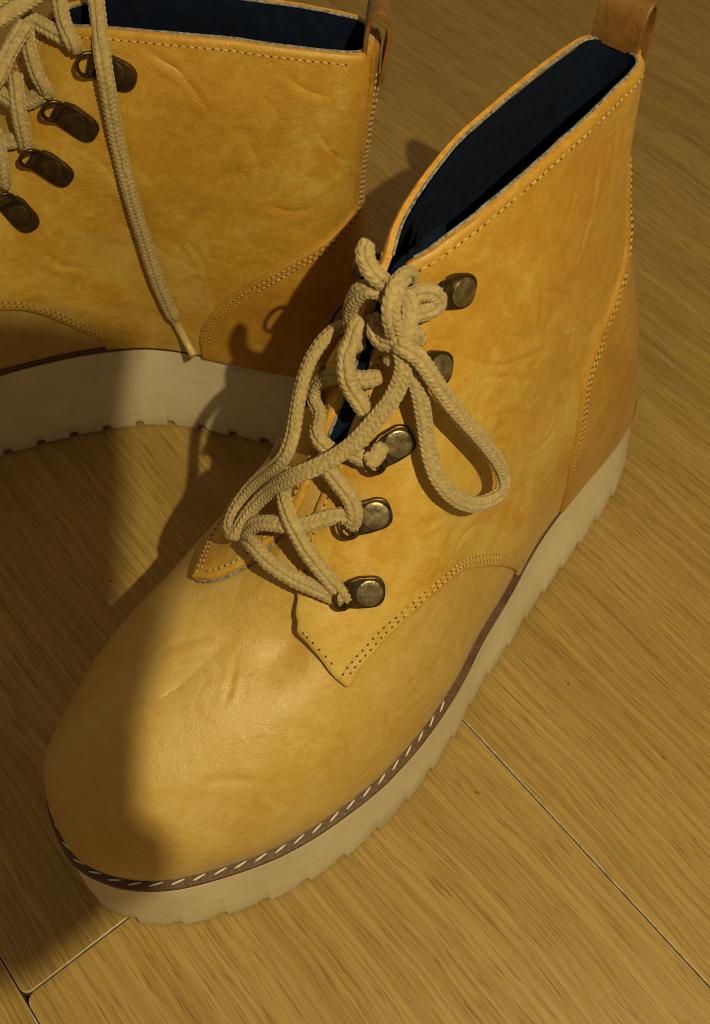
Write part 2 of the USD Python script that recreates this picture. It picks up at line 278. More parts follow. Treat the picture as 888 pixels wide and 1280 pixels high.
def normals(G):
    du = np.roll(G, -1, 1) - np.roll(G, 1, 1); dv = np.gradient(G, axis=0)
    n = unit(np.cross(du, dv)); c = G - np.array([14, 0, 8.0])
    m = G.shape[1]
    if (n[60] * np.array([G[60, :, 0] - 13, G[60, :, 1], 0 * G[60, :, 1]]).T).sum() < 0: n = -n
    e = np.abs(G[-1] - G[-1, (-np.arange(m)) % m]).max(-1) < 1e-3      # the two halves meet along the ridge
    r = n[-1].copy(); mir = n[-1, (-np.arange(m)) % m]
    n[-1] = np.where(e[:, None], unit(r + mir), r)
    return n
DENTS = [((20.4, 1.5, 9.2), (1.1, 0.85, 1.8), 0.52), ((21.2, 0.2, 9.0), (0.9, 1.7, 1.8), 0.22), ((14.5, 2.6, 8.5), (2.0, 2.0, 2.0), 0.12), ((9.0, 2.6, 11.0), (3, 3, 2.0), 0.10), ((11.0, -2.3, 10.5), (2.2, 2.0, 3.0), 0.12)]

# outlines of the panels on that loft, as (u round the sole, v up the side)
THR = [(0.2509, 1.0), (0.2539, 0.985), (0.2642, 0.961), (0.2785, 0.9658), (0.2999, 0.9514), (0.3127, 0.9542), (0.3267, 0.9527), (0.3382, 0.9421), (0.349, 0.918), (0.3607, 0.8691), (0.3667, 0.7851), (0.366, 0.6408), (0.3605, 0.5366)]
SEAM = [(0.3605, 0.5366), (0.352, 0.5495), (0.3303, 0.528), (0.3044, 0.4758), (0.273, 0.3914), (0.247, 0.311), (0.222, 0.213), (0.1925, 0.0379), (0.1865, -0.05)]
THR_IN = [(0.7491, 1.0), (0.7446, 0.99), (0.735, 0.987), (0.722, 0.988), (0.702, 0.988), (0.687, 0.990), (0.67, 0.9962), (0.6576, 0.9737), (0.6492, 0.9435), (0.6404, 0.9139), (0.631, 0.855), (0.6245, 0.785), (0.624, 0.715)]
SEAM_IN = [(0.624, 0.715), (0.634, 0.665), (0.648, 0.59), (0.66, 0.535), (0.679, 0.475), (0.702, 0.385), (0.726, 0.29), (0.7493, 0.227), (0.7616, 0.212), (0.7737, 0.1796), (0.7898, 0.1146), (0.8069, 0.0357), (0.8114, -0.05)]
CNT = [(0.021, 1.0), (0.025, 0.93), (0.032, 0.84), (0.040, 0.77), (0.050, 0.69), (0.0625, 0.6136), (0.084, 0.561), (0.1107, 0.4799), (0.1288, 0.4066), (0.1366, 0.2874), (0.1397, 0.1579), (0.1367, -0.05)]
CNT_IN = [(0.979, 1.0), (0.9768, 0.95), (0.9755, 0.86), (0.9692, 0.5448), (0.9499, 0.5022), (0.9284, 0.4476), (0.9063, 0.362), (0.887, 0.2581), (0.877, 0.1584), (0.871, 0.0666), (0.8704, -0.05)]

# creases in the leather
CREASE1 = [[(0.2391, 0.8127), (0.2249, 0.7504), (0.2058, 0.6854), (0.1813, 0.638), (0.1596, 0.5982)], [(0.2299, 0.715), (0.2098, 0.6719), (0.1911, 0.6103), (0.1624, 0.4978)], [(0.2115, 0.782), (0.1881, 0.6967), (0.1666, 0.6506)], [(0.1016, 0.9513), (0.1051, 0.8492), (0.1197, 0.7706), (0.1366, 0.7044)], [(0.0811, 0.9591), (0.0815, 0.8591), (0.0914, 0.765)], [(0.1781, 0.8224), (0.168, 0.7211), (0.176, 0.6605)], [(0.2255, 0.6217), (0.2004, 0.5586), (0.1784, 0.4623)], [(0.2895, 0.6423), (0.2628, 0.5216), (0.2368, 0.407)], [(0.595, 0.95), (0.585, 0.88), (0.575, 0.78)], [(0.405, 0.95), (0.415, 0.88), (0.428, 0.80)], [(0.2711, 0.436), (0.256, 0.4328), (0.2369, 0.4033)], [(0.4532, 0.5698), (0.433, 0.5303), (0.4186, 0.4274)], [(0.1927, 0.4365), (0.1641, 0.3814), (0.1507, 0.4274)]]
CREASE2 = [[(0.8081, 0.9929), (0.8199, 0.9468), (0.8327, 0.9178), (0.8453, 0.8637), (0.8596, 0.7994)], [(0.8203, 0.9651), (0.8279, 0.9349), (0.837, 0.9266)], [(0.8707, 0.8087), (0.8866, 0.7312), (0.8933, 0.6186)], [(0.9232, 0.8533), (0.9331, 0.7837), (0.9581, 0.7124)], [(0.7797, 0.7143), (0.802, 0.6263), (0.82, 0.5)], [(0.7696, 0.4338), (0.787, 0.3435), (0.8014, 0.3356)], [(0.8495, 0.454), (0.8678, 0.3828), (0.8761, 0.2721)], [(0.9047, 0.9597), (0.9207, 0.9104), (0.9397, 0.9007)], [(0.8993, 0.598), (0.9156, 0.577), (0.9314, 0.5979)]]

def densify(P, k=14):
    """a smooth dense line through the points, corners kept at the ends"""
    P = np.array(P, float); d = np.concatenate([[0], np.cumsum(np.linalg.norm(np.diff(P, axis=0) * [60, 14], axis=1))])
    t = np.linspace(0, d[-1], len(P) * k); return PchipInterpolator(d, P, axis=0)(t)
class Surf:
    """the loft with normals; samples it at (u, v)"""
    def __init__(s, G):
        s.G, s.n = G, normals(G); s.nv, s.m = G.shape[0] - 1, G.shape[1]
        s.U, s.V = np.meshgrid(np.arange(s.m) / s.m, np.arange(s.nv + 1) / s.nv)
        s.top_open = np.zeros(s.m, bool)
    def at(s, uv, h=0.0):
        uv = np.atleast_2d(np.asarray(uv, float)); x = (uv[:, 0] % 1) * s.m; y = np.clip(uv[:, 1], 0, 1) * s.nv
        i = np.minimum(y.astype(int), s.nv - 1); j = x.astype(int) % s.m; a = (y - i)[:, None]; b = (x - np.floor(x))[:, None]; k = (j + 1) % s.m
        f = lambda A: (1 - a) * ((1 - b) * A[i, j] + b * A[i, k]) + a * ((1 - b) * A[i + 1, j] + b * A[i + 1, k])
        n = unit(f(s.n)); return f(s.G) + n * np.reshape(h, (-1, 1)) if np.ndim(h) else f(s.G) + n * h, n
def inside(poly, U, V):
    r = np.zeros(U.shape, bool); P = np.asarray(poly); Q = np.roll(P, -1, 0)
    for (x0, y0), (x1, y1) in zip(P, Q):
        if y0 == y1: continue
        r ^= ((V >= min(y0, y1)) & (V < max(y0, y1)) & (U < x0 + (V - y0) * (x1 - x0) / (y1 - y0)))
    return r
def field(S, poly, edges, shift=0.0):
    """signed distance (cm) to the edges, positive within the polygon of (u, v); u may be shifted so that a panel can straddle the heel"""
    U = (S.U + shift) % 1.0; ins = inside([((u + shift), v) for u, v in poly], U, np.minimum(S.V, 1 - 1e-9))
    E = np.vstack([S.at(densify(e, 60))[0] for e in edges])
    d = cKDTree(E).query(S.G.reshape(-1, 3))[0].reshape(U.shape)
    return np.where(ins, np.maximum(d, 1e-4), -d)
def clip(S, f, extra=()):
    """the part of the loft with f > 0: points, normals, f, extra fields, faces"""
    i, j = np.meshgrid(np.arange(S.nv), np.arange(S.m), indexing="ij"); i, j = i.ravel(), j.ravel(); k = (j + 1) % S.m; m = S.m
    T = np.concatenate([np.stack([i * m + j, i * m + k, (i + 1) * m + k], 1), np.stack([i * m + j, (i + 1) * m + k, (i + 1) * m + j], 1)])
    A = np.concatenate([S.G.reshape(-1, 3), S.n.reshape(-1, 3), f.reshape(-1, 1)] + [e.reshape(-1, 1) for e in extra], 1)
    g = f.ravel(); pos = g > 0; T = T[pos[T].any(1)]; full = pos[T].all(1); out = [T[full]]; cut = T[~full]
    new, key = [], {}
    base = len(A)
    def mid(a, b):
        q = (min(a, b), max(a, b))
        if q not in key:
            t = g[a] / (g[a] - g[b]); key[q] = base + len(new); r = A[a] + t * (A[b] - A[a]); r[6] = 0; new.append(r)
        return key[q]
    more = []
    for t in cut:
        t = list(t); c = pos[t]
        if c.sum() == 1:
            r = int(np.argmax(c)); a, b, d = t[r], t[(r + 1) % 3], t[(r + 2) % 3]; more.append((a, mid(a, b), mid(a, d)))
        else:
            r = int(np.argmin(c)); a, b, d = t[r], t[(r + 1) % 3], t[(r + 2) % 3]; p, q = mid(a, b), mid(a, d); more += [(p, b, d), (p, d, q)]
    out.append(np.array(more, int).reshape(-1, 3)); F = np.vstack(out); A = np.vstack([A] + ([np.array(new)] if new else []))
    used, F = np.unique(F, return_inverse=True); F = F.reshape(-1, 3); A = A[used]
    bad = (F[:, 0] == F[:, 1]) | (F[:, 1] == F[:, 2]) | (F[:, 0] == F[:, 2])
    return A, F[~bad]
def orient(A, F):
    n = np.cross(A[F[:, 1], :3] - A[F[:, 0], :3], A[F[:, 2], :3] - A[F[:, 0], :3])
    if (n * A[F[:, 0], 3:6]).sum() < 0: F = F[:, ::-1]
    return F
def shell(S, f, h0, T, depth, extra=None, r=0.14, back=False, lift=None, edge=False):
    """a leather panel of thickness T lying h0 above the loft, with a rounded cut edge that goes down "depth" """
    A, F = clip(S, f, (() if lift is None else (lift,))); F = orient(A, F)
    L = A[:, 7] if lift is not None else 0.0
    t = np.clip(A[:, 6] / r, 0, 1); prof = 0.62 + 0.38 * np.sqrt(np.maximum(0, 1 - (1 - t) ** 2))
    top = A[:, :3] + A[:, 3:6] * (h0 + T * prof + L)[:, None]
    # weld the ridge so that the shading runs over it
    e = np.sort(np.concatenate([F[:, [0, 1]], F[:, [1, 2]], F[:, [2, 0]]]), 1); d = np.concatenate([F[:, [0, 1]], F[:, [1, 2]], F[:, [2, 0]]])
    uq, idx, cnt = np.unique(e, axis=0, return_index=True, return_counts=True); bd = d[idx[cnt == 1]]
    bd = bd[(A[bd[:, 0], 6] < 0.02) & (A[bd[:, 1], 6] < 0.02)]
    V = [top]; FF = [F]; n0 = len(top)
    vs, inv = np.unique(bd, return_inverse=True); inv = inv.reshape(-1, 2); k = len(vs)
    w0 = top[vs]; w1 = A[vs, :3] + A[vs, 3:6] * (np.broadcast_to(h0 - depth + L, len(A))[vs])[:, None]
    V += [w0, w1]; a, b = n0 + inv[:, 0], n0 + inv[:, 1]; c, dd = b + k, a + k
    wall = np.vstack([np.stack([b, a, dd], 1), np.stack([b, dd, c], 1)])
    if edge: return (top, F), (np.vstack([w0, w1]), wall - n0)
    FF += [wall]
    if back:
        n1 = n0 + 2 * k; V.append(A[:, :3] + A[:, 3:6] * (h0 - depth + L if np.ndim(L) else np.full(len(A), h0 - depth))[:, None]); FF.append(F[:, ::-1] + n1)
    return np.vstack(V), np.vstack(FF)
def weld(m):
    t = trimesh.Trimesh(*m, process=False); t.merge_vertices(digits_vertex=4); t.update_faces(t.nondegenerate_faces()); return t
def offset_line(S, uv, dist, inward):
    """the line moved sideways over the loft by dist, to the side on which "inward" (u, v) lies; gives points and normals"""
    P, n = S.at(densify(uv, 40)); t = unit(np.gradient(P, axis=0)); b = unit(np.cross(n, t)); C = S.at([inward])[0][0]
    sg = np.sign(((C - P) * b).sum(-1)); s0 = 1.0 if sg.sum() > 0 else -1.0
    return P + b * dist * s0, n
def walk(P, n, step, start=0.0):
    d = np.concatenate([[0], np.cumsum(np.linalg.norm(np.diff(P, axis=0), axis=1))]); t = np.arange(start, d[-1], step)
    f = lambda A: np.stack([np.interp(t, d, A[:, k]) for k in range(3)], 1)
    return f(P), unit(f(n)), unit(np.stack([np.interp(t, d, g) for g in np.gradient(P, axis=0).T], 1))
CAP = trimesh.creation.icosphere(1, 1.0)
def stitches(P, n, t, length, width, height, lift, skew=0.0):
    """thread lying on the surface, one short capsule per stitch, in one mesh"""
    b = np.cross(n, t); V = np.array(CAP.vertices); out = []
    tt = unit(t + b * skew); bb = np.cross(n, tt)
    for k in range(len(P)):
        out.append((P[k] + n[k] * lift + V[:, :1] * tt[k] * length / 2 + V[:, 1:2] * bb[k] * width / 2 + V[:, 2:3] * n[k] * height / 2, CAP.faces))
    return out

# ------------------------------------------------------------------ sole, welt, laces, hooks
def outline(S, off):
    B = S.G[0, :, :2]; t = np.roll(B, -3, 0) - np.roll(B, 3, 0); nn = unit(np.stack([t[:, 1], -t[:, 0]], 1))
    if ((B - [13, 0]) * nn).sum() < 0: nn = -nn
    return B + nn * off[:, None], nn
def sole_parts(S, top=0.0):
    B = S.G[0, :, :2]; s = B[:, 0]; inner = B[:, 1] < 0
    ww = np.where(inner, 0.09 + 0.12 * sst((s - 14.5) / 2.5) + 0.24 * sst((5.0 - s) / 2.5), 0.21 + 0.03 * sst((s - 15.5) / 3.0) + 0.20 * sst((4.6 - s) / 3.0))
    fl = np.where(inner, 0.06 + (0.75 if top == 0 else 0.22) * np.exp(-((s - 10) / 5.5) ** 2), 0.12 + 0.46 * np.exp(-((s - 8.0) / 5.0) ** 2))
    g = lambda a: np.convolve(np.concatenate([a[-9:], a, a[:9]]), np.ones(19) / 19, "valid")
    ww, fl = g(ww), g(fl)
    O, nn = outline(S, ww)
    # resample evenly
    K = 1600; C = np.vstack([O, O[:1]]); d = np.concatenate([[0], np.cumsum(np.linalg.norm(np.diff(C, axis=0), axis=1))]); t = np.arange(K) / K * d[-1]
    ip = lambda A: np.stack([np.interp(t, d, np.append(A[:, k], A[0, k])) for k in range(A.shape[1])], 1)
    O2, n2, f2 = ip(O), unit(ip(nn)), ip(fl[:, None])[:, 0]
    pitch = d[-1] / round(d[-1] / 1.38); ph = (t / pitch) % 1.0
    lug = sst((ph - 0.06) / 0.12) * sst((0.92 - ph) / 0.08); ramp = ph                      # saw-like lugs round the tread
    rows = []
    def row(off, z): rows.append(np.column_stack([O2 + n2 * np.reshape(off, (-1, 1)) * np.ones((K, 1)), z * np.ones(K)]))
    wob = 0.03 * (meshkit.fbm(np.column_stack([O2 * 0.8, 0 * t]), 3) - 0.5)
    row(-0.25, 3.52); row(-0.06 + wob, 3.515); row(-0.015 + wob, 3.47); row(wob + f2 * 0.03, 3.3)
    for q in (0.2, 0.4, 0.6, 0.8): row(wob + f2 * (q ** 1.2), 3.3 + (0.62 - 3.3) * q)
    ex = 0.075 * lug * ramp - 0.02
    row(wob + f2 + ex * 0.7, 0.52); row(wob + f2 + ex, 0.32 - 0.12 * lug)
    row(wob + f2 + ex - 0.09 * (1 - lug), 0.15 * (1 - lug) + 0.04 * lug); row(f2 + ex - 0.05 - 0.12 * (1 - lug), 0.15 * (1 - lug) + 0.001 * lug); row(f2 - 1.6, 0.15 * (1 - lug) + 0.001 * lug)
    V = np.vstack(rows); F = []
    i = np.arange(K); j = (i + 1) % K
    for r in range(len(rows) - 1):
        a, b, c, e = r * K + i, r * K + j, (r + 1) * K + j, (r + 1) * K + i; F += [np.stack([a, c, b], 1), np.stack([a, e, c], 1)]
    # bottom and top caps as fans across
    n = len(V); V = np.vstack([V, [[13, 0, 0.1]], [[13, 0, 3.5]]]); l = (len(rows) - 1) * K
    F += [np.stack([l + i, n + 0 * i, l + j], 1), np.stack([i, j, n + 1 + 0 * i], 1)]
    V[:, 2] += top * np.clip((V[:, 2] - 0.6) / 2.8, 0, 1)
    sole = (V, np.vstack(F))
    # welt: a flat strip of dark leather between upper and sole
    k2 = 800; sel = np.arange(0, K, 2); W = []
    Bi = ip(B - nn * 0.35)[sel]; Oo = O2[sel]; no = n2[sel]; w2 = ip(ww[:, None])[sel, 0]
    wz = 0.02 * (meshkit.noise(np.column_stack([Oo * 2.2, 0 * w2])) - 0.5)
    for (P, z) in ((Bi, 3.53), (Oo + no * 0.01, 3.53), (Oo + no * 0.03, 3.58), (Oo + no * 0.025, 3.68), (Oo - no * 0.03, 3.73), (Bi, 3.80)):
        W.append(np.column_stack([P, z + wz]))
    V2 = np.vstack(W) + [0, 0, top]; i = np.arange(k2); j = (i + 1) % k2; F2 = []
    for r in range(len(W) - 1):
        a, b, c, e = r * k2 + i, r * k2 + j, (r + 1) * k2 + j, (r + 1) * k2 + i; F2 += [np.stack([a, b, c], 1), np.stack([a, c, e], 1)]
    # welt stitches in front and at the heel
    mid = ip(B + nn * (ww * 0.30 + 0.02)[:, None]); P3 = np.column_stack([mid, np.full(K, 3.755 + top)]); dd = np.concatenate([[0], np.cumsum(np.linalg.norm(np.diff(P3, axis=0), axis=1))])
    st = np.arange(0.2, dd[-1], 0.62); stl = []
    q = np.stack([np.interp(st, dd, P3[:, k]) for k in range(3)], 1); tg = unit(np.stack([np.interp(st, dd, a) for a in np.gradient(P3, axis=0).T], 1)); nz = np.tile([0, 0, 1.0], (len(st), 1))
    w3 = np.interp(st, dd, ip(ww[:, None])[:, 0]); keep = (w3 > 0.17) & ((q[:, 0] > 16.5) | (q[:, 0] < 3.2))
    # as seen from above the thread leans outward a little along the welt
    allst = stitches(q, nz, tg, 0.44, 0.062, 0.06, 0.008, skew=0.26)
    return sole, (V2, np.vstack(F2)), [allst[k] for k in np.nonzero(keep)[0]]
def frames(P):
    t = unit(np.gradient(P, axis=0)); n = np.zeros_like(P); a = np.array([0, 0, 1.0]); n[0] = unit(a - t[0] * (a @ t[0]) + 1e-6)
    for k in range(1, len(P)):
        v = n[k - 1] - t[k] * (n[k - 1] @ t[k]); n[k] = v / max(np.linalg.norm(v), 1e-9)
    return t, n, np.cross(t, n)
def lace_curve(C, step=0.035):
    C = np.array(C, float); d = np.concatenate([[0], np.cumsum(np.sqrt(np.linalg.norm(np.diff(C, axis=0), axis=1)))])
    f = CubicSpline(d, C, axis=0); P = f(np.linspace(0, d[-1], 900)); l = np.concatenate([[0], np.cumsum(np.linalg.norm(np.diff(P, axis=0), axis=1))])
    t = np.linspace(0, l[-1], max(8, int(l[-1] / step))); return np.stack([np.interp(t, l, P[:, k]) for k in range(3)], 1), t
def lace(C, a, b, up=None, taper=(0, 0), seg=44):
    """a knitted lace: flat-oval tube whose surface carries rows of small slanted loops (chevrons)"""
    P, s = lace_curve(C); t, n, bi = frames(P)
    if up is not None:                                   # keep the flat side towards "up" (one direction per point of the curve)
        n = unit(up(P) - t * (up(P) * t).sum(-1, keepdims=True)); bi = np.cross(t, n)
    th = np.arange(seg) / seg * 2 * np.pi; cols = 8
    x = th / (2 * np.pi) * cols; col = np.floor(x); fx = x - col                 # columns round the lace
    sgn = np.where(col % 2 == 0, 1.0, -1.0)
    pitch = 0.165; ph = (s[:, None] / pitch + sgn[None] * (fx[None] - 0.5) * 0.85 + 0.5 * (col[None] % 2 == 1) * 0) % 1.0
    loop = np.sqrt(np.maximum(0, 1 - (2 * ph - 1) ** 2)) ** 0.8 * np.sqrt(np.maximum(0, 1 - (2 * fx[None] - 1) ** 2)) ** 0.5
    h = 0.070 * (loop - 0.55) + 0.012 * (meshkit.noise(np.stack([s[:, None] * 9 + 0 * fx[None], 0 * s[:, None] + x[None] * 1.3, 0 * ph], -1)) - 0.5)
    sc = np.ones(len(s))
    if taper[0]: sc *= 0.72 + 0.28 * sst(s / 0.25)
    if taper[1]: sc *= 0.72 + 0.28 * sst((s[-1] - s) / 0.25)
    wv = 1 + 0.06 * (meshkit.noise(np.column_stack([s * 0.9, 0 * s, 0 * s + C[0][0]])) - 0.5)
    ca, sa = np.cos(th), np.sin(th); e = 0.86
    ra = a * np.sign(ca) * np.abs(ca) ** e; rb = b * np.sign(sa) * np.abs(sa) ** e; rad = unit(np.column_stack([ca / a, sa / b]))
    X = (ra[None] * (sc * wv)[:, None] + rad[None, :, 0] * h); Y = (rb[None] * sc[:, None] + rad[None, :, 1] * h)
    V = P[:, None] + bi[:, None] * X[..., None] + n[:, None] * Y[..., None]; k = len(P)
    V = np.vstack([V.reshape(-1, 3), P[:1] - t[:1] * 0.03, P[-1:] + t[-1:] * 0.03]); F = []
    i = np.arange(seg); j = (i + 1) % seg
    r = np.arange(k - 1)[:, None] * seg; A, B_, C_, D2 = (r + i).ravel(), (r + j).ravel(), (r + seg + j).ravel(), (r + seg + i).ravel()
    F = [np.stack([A, B_, C_], 1), np.stack([A, C_, D2], 1), np.stack([j, i, 0 * i + k * seg], 1), np.stack([(k - 1) * seg + i, (k - 1) * seg + j, 0 * i + k * seg + 1], 1)]
    return V, np.vstack(F)
def tube(C, r, seg=14, step=0.03, close=False):
    P, s = lace_curve(C, step); t, n, b = frames(P); th = np.arange(seg) / seg * 2 * np.pi; k = len(P)
    V = P[:, None] + r * (np.cos(th)[None, :, None] * n[:, None] + np.sin(th)[None, :, None] * b[:, None]); i = np.arange(seg); j = (i + 1) % seg
    q = np.arange(k - 1)[:, None] * seg; A, B_, C_, D2 = (q + i).ravel(), (q + j).ravel(), (q + seg + j).ravel(), (q + seg + i).ravel()
    V = np.vstack([V.reshape(-1, 3), P[:1], P[-1:]])
    return V, np.vstack([np.stack([A, B_, C_], 1), np.stack([A, C_, D2], 1), np.stack([j, i, 0 * i + k * seg], 1), np.stack([(k - 1) * seg + i, (k - 1) * seg + j, 0 * i + k * seg + 1], 1)])
def hook_meshes(stretch=1.0):
    """a lace hook lying along +x (towards the throat), rivet at the origin, z away from the leather"""
    # plate: tongue of sheet brass, round at the back, with shoulders at the front and an eased rim
    w, ln = 0.46, 0.58
    pts = [(ln, w * 0.86), (0.30, w)] + [(w * math.copysign(abs(math.cos(a)) ** 0.75, math.cos(a)), w * math.copysign(abs(math.sin(a)) ** 0.75, math.sin(a))) for a in np.linspace(math.pi / 2, 3 * math.pi / 2, 21)] + [(0.30, -w), (ln, -w * 0.86)]
    pts = np.array(pts)
    def plate_at(scale, z): c = np.array([0.08, 0.0]); return np.column_stack([(pts - c) * scale + c, np.full(len(pts), z)])
    R = [plate_at(1.0, 0.0), plate_at(1.0, 0.10), plate_at(0.965, 0.145), plate_at(0.90, 0.165), plate_at(0.80, 0.155), plate_at(0.4, 0.155)]; n = len(pts); F = []
    for k in range(len(R) - 1):
        for i in range(n):
            j = (i + 1) % n; F += [[k * n + i, k * n + j, (k + 1) * n + j], [k * n + i, (k + 1) * n + j, (k + 1) * n + i]]
    V = np.vstack(R); F += [[(len(R) - 1) * n, (len(R) - 1) * n + i, (len(R) - 1) * n + i + 1] for i in range(1, n - 1)]
    V[:, 0] = np.where(V[:, 0] < 0.2, 0.2 + (V[:, 0] - 0.2) * stretch, V[:, 0])
    V[:, 2] += 0.10 * np.clip((V[:, 0] - 0.25) / 0.4, 0, 1) ** 1.5                  # the front lifts to hold the ring
    roll = trimesh.creation.cylinder(radius=0.135, height=0.62, sections=20); roll.apply_transform(trimesh.transformations.rotation_matrix(math.pi / 2, [1, 0, 0])); roll.apply_translation([ln + 0.04, 0, 0.20])
    plate = join([(V, np.array(F)), roll])
    prof = [(0.0, 0.235), (0.2, 0.234), (0.335, 0.228), (0.375, 0.205), (0.392, 0.16), (0.392, 0.10)]
    rv = trimesh.creation.revolve(np.array(prof)[::-1], sections=28)
    ring = tube([(ln + 0.04, -0.30, 0.2), (ln + 0.05, -0.34, 0.22), (ln + 0.15, -0.36, 0.28), (ln + 0.32, -0.28, 0.38), (ln + 0.42, 0.0, 0.44), (ln + 0.32, 0.28, 0.38), (ln + 0.15, 0.36, 0.28), (ln + 0.05, 0.34, 0.22), (ln + 0.04, 0.30, 0.2)], 0.062)
    return plate, (np.array(rv.vertices), np.array(rv.faces)), ring
HOOK = hook_meshes(); HOOK_LONG = hook_meshes(1.35)

def make_boot(name, label, origin, yaw, mirror, warp, creases, hooks, laces, lace_size, aglets, counter_label=None):
    x = UsdGeom.Xform.Define(stage, numbered("/World", name)); x.AddTranslateOp().Set(Gf.Vec3d(origin[0] * CM, origin[1] * CM, 0.0005)); x.AddRotateZOp().Set(yaw)
    keys(x.GetPrim(), label=label, category="boot"); R = str(x.GetPath())
    S = Surf(displaced(warp(base_grid()), creases))
    def fin(m):
        V, F = m if isinstance(m, tuple) else (np.array(m.vertices), np.array(m.faces)); V = np.array(V, float)
        if mirror: V = V * [1, -1, 1]; F = np.asarray(F)[:, ::-1]
        return V, F
    def part(nm, m, mat, smooth=40, parent=R, **kw): return put(parent, nm, fin(m), M[mat], smooth, **kw)
    # --- sole and welt
    sole, welt, wst = sole_parts(S, S.G[0, 0, 2] - SOLE)
    part("sole", sole, "sole", 35)
    w = part("welt", welt, "welt", 35)
    for st in wst: part("stitch", st, "thread", True, str(w.GetPath()))
    # --- vamp, lying straight on the loft
    f = S.G[..., 0] - (8.6 + (S.G[..., 2] - S.G[0, 0, 2]) * 0.95)
    V = shell(S, f, -0.12, 0.12, 0.02); part("vamp", weld(V), "vamp", True)
    # --- the two quarters
    collar = [(u, 1.0) for u in np.linspace(0.0, 0.2509, 60)]; collar_in = [(u, 1.0) for u in np.linspace(0.7491, 1.0, 60)]
    def lift_at(uv, rad, amt):
        P = S.at([uv])[0][0]; return amt * sst(1 - np.linalg.norm(S.G - P, axis=-1) / rad)
    qs = []
    for sd, thr, seam, col, lift, tip in ((1, THR, SEAM, collar, lift_at((0.3616, 0.5366), 1.8, 0.10) + lift_at((0.366, 0.80), 1.7, 0.40), None), (-1, THR_IN, SEAM_IN, collar_in, lift_at((0.617, 0.78), 2.4, 0.20) + lift_at((0.645, 0.95), 2.0, 0.12), None)):
        end = 0.0 if sd == 1 else 1.0
        d1, d2 = densify(thr), densify(seam)
        poly = [tuple(p) for p in d1] + [tuple(p) for p in d2[1:]] + [(end, -0.05), (end, 1.0)]
        if sd == 1: poly += [(u, 1.0) for u in np.linspace(0.0, 0.25, 10)]
        else: poly += [(u, 1.0) for u in np.linspace(1.0, 0.75, 10)]
        U = S.U.copy(); 
        if sd == -1: poly = [(u if u < 1 else 1.0001, v) for u, v in poly]
        f = field(S, poly, (thr, seam[:-1], col))
        pan, wall = shell(S, f, 0.0, 0.18, 0.05, lift=lift, edge=True)
        q = part("quarter", pan, "leather", 60); part("cut_edge", wall, "edge", 60, str(q.GetPath()), label="raw orange cut edge of the leather"); qs.append((q, lift, sd))
        # grey fibres of the navy lining showing along the raw edge
        P, n = S.at(thr_line := densify(thr, 12)[6:]); k = cKDTree(S.G.reshape(-1, 3)).query(P)[1]; P = P + n * (lift.ravel()[k] - 0.075)[:, None]
        P = P + 0.05 * (np.stack([meshkit.noise(P * 7.0 + c) for c in (0, 20, 40)], 1) - 0.5)
        part("lining_edge", tube(P[::3], 0.05, 8, 0.05), "fray", True, str(q.GetPath()), label="frayed grey-blue lining under the raw throat edge")
        # seams: a double row above the vamp, one row along throat and collar
        rows = []
        iu = (0.30, 0.75) if sd == 1 else (0.69, 0.75); ic = (0.15, 0.6) if sd == 1 else (0.85, 0.6)
        hh = []
        for dist, line, inn, step, stt in ((0.22, seam[:-1], iu, 0.215, 0.1), (0.40, seam[:-1], iu, 0.215, 0.2), (0.20, thr[:-1], ic, 0.22, 0.1), (0.26, col[2:-1], ic, 0.24, 0.05)):
            P, n = offset_line(S, line, dist, inn); P, n, t = walk(P, n, step, stt)
            # raise with the flap
            k = cKDTree(S.G.reshape(-1, 3)).query(P)[1]; L = lift.ravel()[k]; ok = f.ravel()[k] > 0.08; P, n, t, L = P[ok], n[ok], t[ok], L[ok]
            rows += stitches(P + n * L[:, None], n, t, step * 0.66, 0.056, 0.05, 0.176, 0.16)
            hh += stitches(P + n * L[:, None] + t * step * 0.5, n, t, 0.07, 0.062, 0.03, 0.178)
        part("seam_thread", join(rows), "tanthread", True, str(q.GetPath()), kind="stuff")
        part("needle_holes", join(hh), "hole", True, str(q.GetPath()), kind="stuff")
    # --- heel counter over both quarters
    dc, di = densify(CNT), densify(CNT_IN)
    poly = [(u + 0.5, v) for u, v in dc] + [(u - 0.5, v) for u, v in di[::-1]]
    f = field(S, [(u - 0.5, v) for u, v in poly], (CNT[:-1], CNT_IN[:-1], [(u, 1.0) for u in np.linspace(0, 0.021, 8)], [(u, 1.0) for u in np.linspace(0.979, 0.9999, 8)]), shift=0.5)
    q = part("heel_counter", shell(S, f, 0.165, 0.15, 0.03), "counter", 45)
    rows = []; hh = []
    for line, inn in ((CNT[1:-1], (0.03, 0.3)), (CNT_IN[1:-1], (0.97, 0.3))):
        for dist, stt in ((0.20, 0.1), (0.38, 0.2)):
            P, n = offset_line(S, line, dist, inn); P, n, t = walk(P, n, 0.215, stt); k = cKDTree(S.G.reshape(-1, 3)).query(P)[1]; ok = f.ravel()[k] > 0.06; P, n, t = P[ok], n[ok], t[ok]
            rows += stitches(P, n, t, 0.145, 0.056, 0.05, 0.312, 0.16); hh += stitches(P + t * 0.107, n, t, 0.07, 0.07, 0.03, 0.313)
    part("seam_thread", join(rows), "tanthread", True, str(q.GetPath()), kind="stuff"); part("needle_holes", join(hh), "hole", True, str(q.GetPath()), kind="stuff")
    # --- lining inside the shaft and its frayed edge
    front = S.G[..., 0] < 19.3 - (S.G[..., 2] - 10.0) * 0.55
    dr = np.minimum(np.abs(S.U - 0.2509), np.abs(S.U - 0.7474))
    f = np.where(front, 1.0, -1.0) * 1.0; f = 18.9 - (S.G[..., 0] + (S.G[..., 2] - 10.0) * 0.62)
